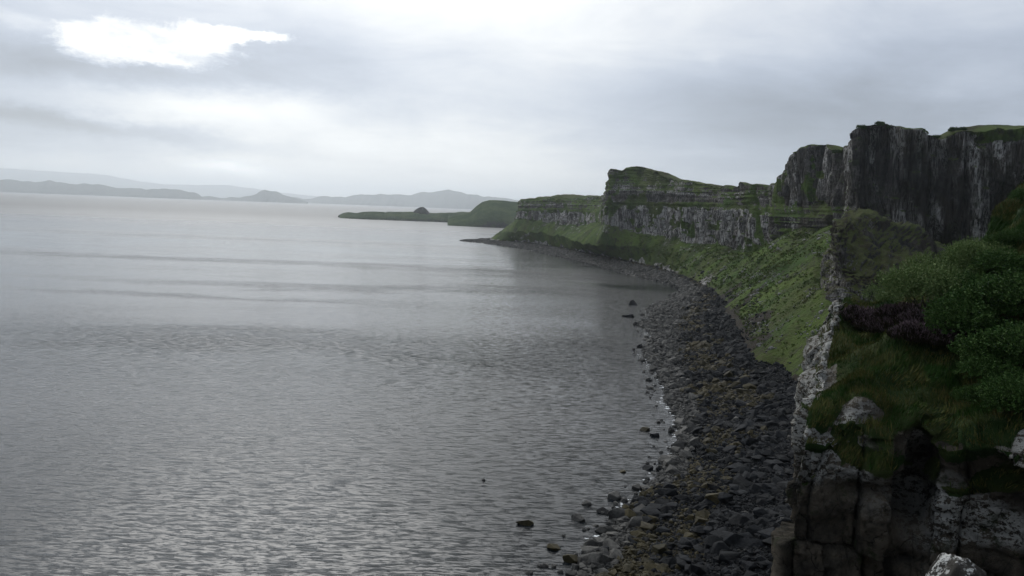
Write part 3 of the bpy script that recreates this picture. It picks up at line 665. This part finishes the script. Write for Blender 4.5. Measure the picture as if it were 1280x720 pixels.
for k, nm in ((0, 'pale_shore_stones'), (1, 'weedy_stones'), (2, 'dark_scree')):
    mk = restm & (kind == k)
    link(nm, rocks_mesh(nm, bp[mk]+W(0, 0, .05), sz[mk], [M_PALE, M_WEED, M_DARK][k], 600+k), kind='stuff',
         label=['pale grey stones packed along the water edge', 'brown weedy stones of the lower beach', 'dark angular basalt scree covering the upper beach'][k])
# pale fallen stones lying in streaks on the grass slope
wst = lambda c, r: (c[..., 1] < 620)*sst(vn((c[..., 0]*.7+c[..., 1]*.2)/5+r*3, c[..., 1]/14-r*2, 0, 430)+.8*vn(c[..., 0]/4, c[..., 1]/4, 0, 431), .45, .8)
sp_, _r = cells_sample(int(sum(STEPS[:2]))+4, int(sum(STEPS[:4])), 3800, rng, wst)
ss = .28*(rng.pareto(3., len(sp_))+1)*np.clip(.8+sp_[:, 1]/500, 1, 2.); ss = np.minimum(ss, 2.0)
link('fallen_stones', rocks_mesh('fallen_stones', sp_+W(0, 0, .1), ss, M_WHITE, 640, blocky=.7), kind='stuff', label='pale fallen stones strewn in streaks down the grass slope')
# surf foam between the rocks at the waterline
def foam():
    r_ = np.random.default_rng(9); spots = [(858, 543), (852, 552), (856, 536), (862, 550), (771, 690), (768, 680), (778, 676), (806, 634), (812, 640), (800, 640), (765, 705), (846, 506), (838, 470), (832, 455), (868, 546)]
    V = []; Fc = []
    zr = PG[:, 3:45, 2]; jj = np.argmax(zr > 0, axis=1)+3; line = PG[np.arange(len(PG)), jj]; line = line[(line[:, 1] > 105) & (line[:, 1] < 560)]
    extra = line[r_.choice(len(line), 200, p=(1/line[:, 1])/(1/line[:, 1]).sum())]
    cents = [G(a_, b_) for a_, b_ in spots for _ in range(8)]+[p_+W(r_.normal(-.6, .9), r_.normal(0, .6), 0) for p_ in extra]
    for c in cents:
        for q_ in range(2):
            c2_ = c+W(r_.normal(0, .5), r_.normal(0, .4), 0); k = 9; b = len(V); V.append((c2_[0], c2_[1], .07))
            rr = r_.uniform(.05, .20)*(1+c[1]/500)
            for a in range(k):
                t_ = a/k*2*math.pi; r2 = rr*r_.uniform(.3, 1.4); V.append((c2_[0]+math.cos(t_)*r2*1.8, c2_[1]+math.sin(t_)*r2, .03))
            for a in range(k): Fc.append((b, b+1+a, b+1+(a+1) % k))
    m_, t, bs = mat('sea_foam'); bs.inputs['Base Color'].default_value = (.7, .72, .72, 1)
    link('sea_foam', mesh_np('sea_foam', V, Fc, m_), kind='stuff', label='white foam between the rocks at the waterline')
foam()

# ------------------------------------------------------------------ vegetation
M_WIL = leaf_mat('willow_leaves', (.07, .125, .035), (.18, .23, .09))
M_DKG = leaf_mat('dark_leaves', (.026, .068, .016), (.075, .125, .034))
M_HEA = leaf_mat('heather_green', (.022, .022, .014), (.045, .036, .024))
M_HFL = leaf_mat('heather_flowers', (.085, .06, .068), (.15, .11, .12))
M_GRS = leaf_mat('grass_blades', (.045, .078, .018), (.14, .12, .042), (.028, .066, .013))
M_BRK = stone_mat('bark', (.05, .04, .03), (.07, .06, .045))
def leaves(pos, d, L, w, rng):         # quads: pos base, d direction unit
    n = len(pos); s = np.cross(d, rng.normal(size=(n, 3))); s /= np.linalg.norm(s, axis=1, keepdims=True)+1e-9
    L = L[:, None]; w = w[:, None]
    V = np.stack([pos, pos+d*L*.5+s*w, pos+d*L, pos+d*L*.5-s*w], 1)
    return V.reshape(-1, 3), np.arange(4*n).reshape(-1, 4)
def stems_mesh(name, tips, base, r0_=.05, seed=0, frac=1.):
    V = []; Fc = []; r_ = random.Random(seed)
    for tp in tips:
        b = np.array(base)+np.array([r_.uniform(-.3, .3), r_.uniform(-.3, .3), -.15]); tp = np.array(tp)
        pts = [b, b+(tp-b)*.4+np.array([0, 0, .15]), b+(tp-b)*.75+np.array([0, 0, .1]), tp]
        k0 = len(V)
        for j, p in enumerate(pts):
            rr = r0_*(1-j/3.4)
            for a in range(5): V.append((p[0]+math.cos(a*1.257)*rr, p[1]+math.sin(a*1.257)*rr, p[2]))
        for j in range(3):
            for a in range(5): Fc.append((k0+j*5+a, k0+j*5+(a+1) % 5, k0+j*5+5+(a+1) % 5, k0+j*5+5+a))
    return mesh_np(name, V, Fc, M_BRK)
def shrub_proto(seed, rx, ry, h, nsh, L, w, upright=.9, ns=.45, matl=None):
    """dome of leafy shoots; uneven outline"""
    r_ = np.random.default_rng(seed)
    nl = 9; cl_n = 16
    cc = np.stack([r_.uniform(-1, 1, cl_n)*rx*.75, r_.uniform(-1, 1, cl_n)*ry*.75, r_.uniform(.25, .75, cl_n)*h], -1)
    cr = r_.uniform(.35, .6, cl_n)*min(rx, ry, h*1.2)
    k = r_.integers(0, cl_n, nsh); u = r_.normal(size=(nsh, 3)); u /= np.linalg.norm(u, axis=1, keepdims=True)
    u[:, 2] = np.abs(u[:, 2])*1.0-.25
    sp = cc[k]+u*cr[k][:, None]*r_.uniform(.55, 1.12, nsh)[:, None]; sp[:, 2] = np.maximum(sp[:, 2], -.1)
    dr = u*.6+np.array([0, 0, upright])+r_.normal(0, .25, (nsh, 3)); dr /= np.linalg.norm(dr, axis=1, keepdims=True)
    sl_ = r_.uniform(.6, 1.4, nsh)*ns
    t_ = np.linspace(0, 1, nl); pos = (sp[:, None]+dr[:, None]*(t_[None]*sl_[:, None])[..., None]).reshape(-1, 3)
    d = (dr[:, None]*.8+r_.normal(0, .6, (nsh, nl, 3))).reshape(-1, 3); d /= np.linalg.norm(d, axis=1, keepdims=True)
    n = len(pos); V, Q = leaves(pos, d, r_.uniform(.7, 1.3, n)*L, r_.uniform(.7, 1.3, n)*w, r_)
    me = mesh_np('foliage', V, Q, matl, False)
    st = stems_mesh('stem', cc[:10], (0, 0, 0), .05, seed)
    return me, st
SP = {'willow': [shrub_proto(1+i, 2.6, 2.2, 2.5, 2400, .15, .028, 1.1, .5, M_WIL) for i in range(2)],
      'dark': [shrub_proto(11+i, 2.2, 2.0, 2.4, 2300, .13, .04, .4, .3, M_DKG) for i in range(3)],
      'small': [shrub_proto(21, 1.2, 1.1, 1.3, 500, .16, .06, .5, .25, M_DKG)]}
def put_shrub(kind_, i, p, s, rz, label, group, cat='shrub', name='shrub', sz_=1.):
    e = bpy.data.objects.new(name, None); COL.objects.link(e); e.location = p; e.rotation_euler = (0, 0, rz); e.scale = (s, s, s*sz_); e.empty_display_size = .3
    e['label'] = label; e['category'] = cat
    if group: e['group'] = group
    fo, stm = SP[kind_][i % len(SP[kind_])]
    link('foliage', fo, e); link('stem', stm, e); return e
def on_bank(px, py):                   # nearest visible near_cliff vertex to a pixel
    g = NG[::3, ::3].reshape(-1, 3); ax, ay, dz_ = pix(g); k = np.argmin((ax-px)**2+(ay-py)**2+(dz_ > 90)*1e5); return g[k]
willows = [(1118, 392, 1.0, 'pale green willow shrub at the left end of the row above the heather'), (1152, 388, 1.15, 'pale green willow shrub, tallest of the row above the heather'),
           (1186, 372, 1.1, 'grey-green willow shrub in the middle of the row under the tall cliff'), (1218, 345, 1.0, 'grey-green willow shrub where the row meets the green bank')]
for i, (a, b, s, l) in enumerate(willows): put_shrub('willow', i, on_bank(a, b)-W(0, 0, .2), s*.95, i*1.3, l, 'willow shrubs along the bank top')
darks = [(1215, 420, 1.15, 'dark green shrub hanging over the heather from the right'), (1258, 400, 1.3, 'big dark shrub above the other bushes at the right border'),
         (1258, 350, .95, 'dark green shrub halfway up the right hand bank'), (1228, 385, 1.0, 'dark rounded shrub just right of the willow row'),
         (1262, 455, 1.1, 'dark green shrub low on the right beside the grass'), (1240, 480, .8, 'low dark bush just above the brown grass at right'), (1278, 515, .9, 'dark bush above the lichened rocks at the right border'), 
         (1262, 305, .6, 'small green bush near the top of the green bank at right'), (1285, 255, .6, 'topmost green bush at the right border under the tall cliff'), (1240, 318, .55, 'small bush between the willow row and the upper bank'),
         (1225, 500, .55, 'small green bush in the brown grass above the rock face')]
for i, (a, b, s, l) in enumerate(darks): put_shrub('dark', i, on_bank(a, b)-W(0, 0, .3), s*.88, i*2.1, l, 'dark shrubs on the near bank')
tops = [(1078, 161, 386, 1.6, 'bush on the highest left corner of the tall cliff'), (1100, 160, 388, 1.7, 'bush on the cliff top just right of its left corner'), (1112, 162, 388, 1.2, 'small bush on the cliff top third from the left corner'),
        (1170, 170, 388, 1.5, 'round bush standing in the notch of the cliff top'), (1193, 168, 384, 1.6, 'bush at the left end of the flat green cliff top'), (1202, 164, 384, 1.3, 'small bush beside the bush at the flat green top'),
        (1030, 186, 490, 1.8, 'bush on the right shoulder of the rock tower'), (1015, 183, 486, 1.2, 'small bush on top of the rock tower'), (1046, 190, 440, 1.6, 'bush in the gap between rock tower and tall cliff')]
for i, (a, b, yy, s, l) in enumerate(tops):
    w_ = P(a, b, yy); g = PG[:, it-2:it+14].reshape(-1, 3); k = np.argmin(np.linalg.norm(g-w_, axis=1)*1.0); p = g[k]
    put_shrub('small', 0, p+W(0, 0, -.55*s), s*1.1, i*1.1, l, 'bushes along the cliff top')
# heather
def heather_proto(seed):
    r_ = np.random.default_rng(seed); n = 2600
    a = r_.uniform(0, 2*np.pi, n); q_ = np.sqrt(r_.random(n)); hgt = .55*np.sqrt(np.clip(1-q_**2*.9, 0, 1))*(1+.35*vn(np.cos(a)*q_*2.5, np.sin(a)*q_*2.5, seed, seed))
    pos = np.stack([np.cos(a)*q_*1.1, np.sin(a)*q_*.9, hgt*r_.uniform(.3, 1, n)], -1)
    d = np.stack([np.cos(a)*.4, np.sin(a)*.4, np.ones(n)], -1)+r_.normal(0, .3, (n, 3)); d /= np.linalg.norm(d, axis=1, keepdims=True)
    V, Q = leaves(pos, d, r_.uniform(.15, .3, n), r_.uniform(.015, .03, n), r_); m1 = mesh_np('foliage', V, Q, M_HEA, False)
    k = r_.choice(n, 900); p2 = pos[k].copy(); p2[:, 2] = hgt[k]+r_.uniform(-.02, .12, 900)
    V, Q = leaves(p2, d[k], r_.uniform(.10, .2, 900), r_.uniform(.015, .03, 900), r_); m2 = mesh_np('flower_heads', V, Q, M_HFL, False)
    return m1, m2
HE = [heather_proto(i+70) for i in range(3)]
hs = [(1078, 402, 1.2, 'pale purple heather cushion standing out at the left end'), (1100, 398, 1.1, 'brown heather clump at the foot of the left willow'), (1128, 402, 1.3, 'purple heather clump in the middle of the patch'), (1150, 410, 1.2, 'purple heather clump right of the patch middle'),
      (1175, 402, 1.2, 'brown heather clump under the middle willow'), (1196, 398, 1.1, 'heather clump closest to the dark bushes'), (1066, 412, .9, 'small heather clump beside the lichened crest'), (1112, 418, 1.1, 'dark heather clump on the lower edge of the patch'), (1140, 428, 1.2, 'dark heather clump in front of the purple ones'), (1170, 428, 1.1, 'lowest heather clump on the right of the patch'), (1092, 412, 1.2, 'heather clump between the cushion and the purple clumps'), (1160, 392, 1.1, 'heather clump directly below the tallest willow'), (1185, 415, 1.0, 'heather clump tucked below the dark hanging shrub')]
for i, (a, b, s, l) in enumerate(hs):
    e = bpy.data.objects.new('heather', None); COL.objects.link(e); e.location = on_bank(a, b)-W(0, 0, .05); e.rotation_euler = (0, 0, i*1.7); e.scale = (s*1.25,)*3
    e['label'] = l; e['category'] = 'heather'; e['group'] = 'heather clumps on the bank'
    m1, m2 = HE[i % 3]; link('foliage', m1, e); link('flower_heads', m2, e)
# grass on the near bank
def bank_grass():
    r_ = np.random.default_rng(33); jj0, jj1 = 138, 356
    g = NG[:, jj0:jj1]; c = g[:-1, :-1]; a = np.linalg.norm(np.cross(g[1:, :-1]-c, g[:-1, 1:]-c), axis=-1)
    ax, ay, dz_ = pix(c.reshape(-1, 3)); vis = ((ax > 960) & (ax < 1320)).reshape(a.shape); nz_ = NN[:-1, jj0:jj1-1, 2]
    w = a*vis*sst(nz_, .12, .4)*(1-sst(NRK[:-1, jj0:jj1-1], .35, .65))*(.35+sst(fbm(c[..., 0]/2, c[..., 1]/2, c[..., 2]/2, 3, 800), -.3, .2)); w = (w/w.sum()).ravel()
    n = 200000; k = r_.choice(len(w), n, p=w); i, j = np.unravel_index(k, a.shape); fu, fv = r_.random((n, 1)), r_.random((n, 1))
    p = g[i, j]*(1-fu)*(1-fv)+g[i+1, j]*fu*(1-fv)+g[i, j+1]*(1-fu)*fv+g[i+1, j+1]*fu*fv
    p = p+NN[i, j+jj0]*0-W(0, 0, .03)
    lean = np.stack([vn(p[:, 0]/1.5, p[:, 1]/1.5, 0, 810), vn(p[:, 0]/1.5, p[:, 1]/1.5, 5, 811)-.3, np.zeros(n)], -1)*.7
    d = W(0, 0, 1)+lean+r_.normal(0, .25, (n, 3)); d /= np.linalg.norm(d, axis=1, keepdims=True)
    hh = r_.uniform(.18, .5, n)*(1+.6*vn(p[:, 0]/2.5, p[:, 1]/2.5, 0, 812))
    V, Q = leaves(p, d, hh, r_.uniform(.012, .028, n), r_)
    link('bank_grass', mesh_np('bank_grass', V, Q, M_GRS, False), kind='stuff', label='rough green and brown grass covering the near bank')
bank_grass()
# bracken and tussocks on the grass slope
def bracken():
    r_ = np.random.default_rng(44)
    wf = lambda c, r: (c[..., 1] < 760)*(c[..., 1] > 190)*(.15+sst(fbm(c[..., 0]/9, c[..., 1]/9, c[..., 2]/9, 4, 830), -.05, .3))
    p, _ = cells_sample(int(sum(STEPS[:2]))+3, int(sum(STEPS[:4])), 9000, r_, wf)
    k = 11; sc = r_.uniform(.5, 1.3, len(p))*np.clip(p[:, 1]/380, .7, 1.6)
    q = np.repeat(p, k, 0)+r_.normal(0, .35, (len(p)*k, 3))*np.repeat(sc, k)[:, None]*[1, 1, .3]
    d = r_.normal(0, .6, (len(q), 3))+[0, 0, .8]; d /= np.linalg.norm(d, axis=1, keepdims=True)
    L = r_.uniform(.4, .9, len(q))*np.repeat(sc, k)
    V, Q = leaves(q-W(0, 0, .1), d, L, L*.28, r_)
    link('bracken', mesh_np('bracken', V, Q, leaf_mat('bracken_green', (.034, .075, .012), (.085, .13, .026), (.09, .10, .03)), False), kind='stuff', label='bracken and rough tussocks growing over the grass slope')
bracken()
# loose lichened rocks on the near cliff
def near_rock(px, py, Yd, s, label, seed, sc=(1, 1, 1)):
    import bmesh
    r_ = np.random.default_rng(seed); bm = bmesh.new(); bmesh.ops.create_icosphere(bm, subdivisions=5, radius=1)
    V = np.array([v.co[:] for v in bm.verts]); pn = r_.normal(size=(12, 3)); pn /= np.linalg.norm(pn, axis=1, keepdims=True)
    for nrm, d in zip(pn, r_.uniform(.5, .85, 12)): V = V-np.maximum(V@nrm-d, 0)[:, None]*nrm[None]
    V *= (1+.30*fbm(V[:, 0]*1.6+seed, V[:, 1]*1.6, V[:, 2]*1.6, 5, seed))[:, None]
    for v, c in zip(bm.verts, V): v.co = c
    me = bpy.data.meshes.new('lichened_rock'); bm.to_mesh(me); bm.free(); me.materials.append(M_LICH)
    for p in me.polygons: p.use_smooth = True
    o = link('lichened_rock', me); o.location = P(px, py, Yd); o.scale = (s*sc[0], s*sc[1], s*sc[2]); o.rotation_euler = (.1, -.25, seed)
    o['label'] = label; o['category'] = 'rock'
near_rock(1188, 735, 34.5, 1.3, 'large white lichened boulder at the bottom edge of the near cliff', 901, (1, 1, 1.3))

# ------------------------------------------------------------------ world
wd = bpy.data.worlds.new('World'); S.world = wd; wd.use_nodes = True; t = NT(wd.node_tree)
SUN_AZ, SUN_EL = R(-18), R(36)          # azimuth from +Y towards +X
D = t.n('ShaderNodeTexCoord').outputs['Generated']
sp = t.n('ShaderNodeSeparateXYZ'); t.t.links.new(D, sp.inputs[0]); dx, dy, dz = sp.outputs
az = t.m('ARCTAN2', dx, dy); el = t.m('ARCSINE', dz)
w1 = t.m('SUBTRACT', t.noise(t.scale(D, 11, 11, 26), 1., 9, .66), .5); w2 = t.m('SUBTRACT', t.noise(t.scale(D, 12, 12, 30, 0, (5, 3, 1)), 1., 9, .68), .5)
azw = t.m('ADD', az, t.m('MULTIPLY', w1, .09)); elw = t.m('ADD', el, t.m('MULTIPLY', w2, .040))
def blob(px, py, sx, sy, warp=1, tilt=0.):
    a0, e0 = AE(px, py); A, E = (azw, elw) if warp else (az, el)
    u = t.m('SUBTRACT', A, a0); v = t.m('SUBTRACT', E, e0)
    if tilt: v = t.m('ADD', v, t.m('MULTIPLY', u, tilt))
    q1 = t.m('POWER', t.m('ABSOLUTE', t.m('DIVIDE', u, sx/F)), 2.); q2 = t.m('POWER', t.m('ABSOLUTE', t.m('DIVIDE', v, sy/F)), 2.)
    return t.m('EXPONENT', t.m('MULTIPLY', t.m('ADD', q1, q2), -1.))
zz = t.m('ADD', t.m('MAXIMUM', dz, 0.), .12)
cmb = t.n('ShaderNodeCombineXYZ', ins={0: t.m('DIVIDE', dx, zz), 1: t.m('DIVIDE', dy, zz)}).outputs[0]
c1 = t.noise(cmb, .55, 6, .55, .3); c2 = t.noise(t.scale(cmb, .9, 1.2, 1, R(30)), 1.3, 6, .6, .5)
lum = t.m('ADD', .56, t.m('MULTIPLY', t.m('SUBTRACT', c1, .5), .34)); lum = t.m('ADD', lum, t.m('MULTIPLY', t.m('SUBTRACT', c2, .5), .16))
c3 = t.noise(t.scale(D, 4.5, 4.5, 13), 1., 8, .6, .5); lum = t.m('ADD', lum, t.m('MULTIPLY', t.m('SUBTRACT', c3, .5), .36))
def addl(k, b):
    global lum; lum = t.m('ADD', lum, t.m('MULTIPLY', b, k))
addl(0.15, blob(600, -40, 300, 130, 0)); addl(.15, blob(300, 160, 210, 45)); addl(.17, blob(570, 190, 200, 60)); addl(0.145, blob(300, 215, 120, 22))
addl(-0.131, blob(60, 95, 260, 45)); addl(-.34, blob(120, 158, 180, 12, 1, .07)); addl(-.16, blob(40, 172, 120, 14, 1, .05)); addl(-.10, blob(200, 60, 230, 70)); addl(-.10, blob(60, 92, 200, 30)); addl(-.12, blob(480, 150, 80, 20)); addl(-.06, blob(400, 60, 160, 60)); addl(-0.145, blob(900, 150, 330, 70)); addl(-0.116, blob(60, 195, 190, 20))
addl(-0.145, blob(1180, 190, 260, 120, 0)); addl(0.102, blob(1235, 108, 60, 22)); addl(0.145, blob(-10, 22, 90, 9)); addl(0.072, blob(890, 74, 14, 10)); addl(0.319, blob(290, 212, 45, 7, 1, .12)); addl(0.232, blob(260, 130, 200, 18))
addl(0.26, blob(400, 250, 900, 34, 0)); addl(-.07, blob(400, 90, 160, 40)); addl(-.08, blob(1000, 130, 260, 60))
cloud = t.m('ADD', t.m('ADD', blob(205, 56, 78, 26), t.m('MULTIPLY', blob(120, 52, 55, 22), .8)), t.m('MULTIPLY', blob(310, 46, 62, 9, 1, -.05), 1.0))
cloud = t.m('ADD', cloud, t.m('MULTIPLY', t.m('SUBTRACT', t.noise(t.scale(D, 24, 24, 48), 1., 10, .74, .8), .5), 1.1))
cm = t.m('MULTIPLY', t.ramp(cloud, .32, .80), t.ramp(t.noise(t.scale(D, 14, 14, 30), 1., 6, .65), .36, .6, .45, 1.)); lum = t.m('ADD', lum, t.m('MULTIPLY', cm, .48))
# overcast is brightest round the veiled sun and dull behind the camera
sd = (math.sin(SUN_AZ)*math.cos(SUN_EL), math.cos(SUN_AZ)*math.cos(SUN_EL), math.sin(SUN_EL))
dot = t.n('ShaderNodeVectorMath', operation='DOT_PRODUCT'); t.t.links.new(D, dot.inputs[0]); dot.inputs[1].default_value = sd
lum = t.m('MULTIPLY', lum, 1.20)
lum = t.m('MULTIPLY', lum, t.ramp(dot.outputs['Value'], -.2, .66, .42, 1.))
gl = t.m('ADD', t.m('MULTIPLY', t.m('SUBTRACT', dot.outputs['Value'], 1.), 50.), 0.)
lum = t.m('ADD', lum, t.m('MULTIPLY', t.m('EXPONENT', gl), 2.6))
qa = t.m('POWER', t.m('ABSOLUTE', t.m('DIVIDE', t.m('SUBTRACT', az, R(-22)), R(40))), 2.); qe = t.m('POWER', t.m('ABSOLUTE', t.m('DIVIDE', t.m('SUBTRACT', el, R(38)), R(13.5))), 2.)
lum = t.m('ADD', lum, t.m('MULTIPLY', t.m('EXPONENT', t.m('MULTIPLY', t.m('ADD', qa, qe), -1.)), 1.7))
tint = t.mix(t.ramp(lum, .42, .92), (.82, .92, 1.11), (.985, 1., 1.01))
cc = t.n('ShaderNodeVectorMath', operation='SCALE'); t.t.links.new(tint, cc.inputs[0]); t.t.links.new(lum, cc.inputs['Scale'])
bg = t.n('ShaderNodeBackground', ins={'Strength': 1.0}); t.t.links.new(cc.outputs[0], bg.inputs[0])
sky = t.n('ShaderNodeTexSky', sky_type='NISHITA', sun_disc=False, sun_elevation=SUN_EL, sun_rotation=SUN_AZ)
bg2 = t.n('ShaderNodeBackground', ins={'Strength': .08}); t.t.links.new(sky.outputs[0], bg2.inputs[0])
mx = t.n('ShaderNodeMixShader', ins={0: .10}); t.t.links.new(bg.outputs[0], mx.inputs[1]); t.t.links.new(bg2.outputs[0], mx.inputs[2])
out = t.n('ShaderNodeOutputWorld'); t.t.links.new(mx.outputs[0], out.inputs[0])
sl_ = bpy.data.lights.new('sun', 'SUN'); sl_.energy = .6; sl_.angle = R(35); sl_.color = (1, .97, .92)
so = bpy.data.objects.new('sun', sl_); COL.objects.link(so); so.rotation_euler = Vector((-sd[0], -sd[1], -sd[2])).to_track_quat('-Z', 'Y').to_euler()

# ------------------------------------------------------------------ haze
def haze():
    x0, x1, y0, y1, z0, z1 = -46000, 46000, -46000, 46000, -12, 900
    V = [(x, y, z) for x in (x0, x1) for y in (y0, y1) for z in (z0, z1)]
    Q = [(0, 1, 3, 2), (4, 6, 7, 5), (0, 4, 5, 1), (2, 3, 7, 6), (0, 2, 6, 4), (1, 5, 7, 3)]
    m_ = bpy.data.materials.new('haze_air'); m_.use_nodes = True; t = NT(m_.node_tree)
    out = t.n('ShaderNodeOutputMaterial'); v = t.n('ShaderNodeVolumePrincipled'); v.inputs['Color'].default_value = (.90, .955, 1, 1)
    v.inputs['Density'].default_value = 6e-5; v.inputs['Anisotropy'].default_value = .72
    t.t.links.new(v.outputs[0], out.inputs['Volume'])
    link('haze', mesh_np('haze', V, Q, m_, False), kind='stuff', label='thin grey sea haze')
haze()

# ------------------------------------------------------------------ render
S.view_settings.view_transform = 'Standard'; S.view_settings.look = 'None'; S.view_settings.gamma = 1; S.view_settings.exposure = .2
S.view_settings.use_curve_mapping = False
S.render.engine = 'CYCLES'; S.cycles.volume_bounces = 3; S.cycles.max_bounces = 6
print('verts', sum(len(m_.vertices) for m_ in bpy.data.meshes))
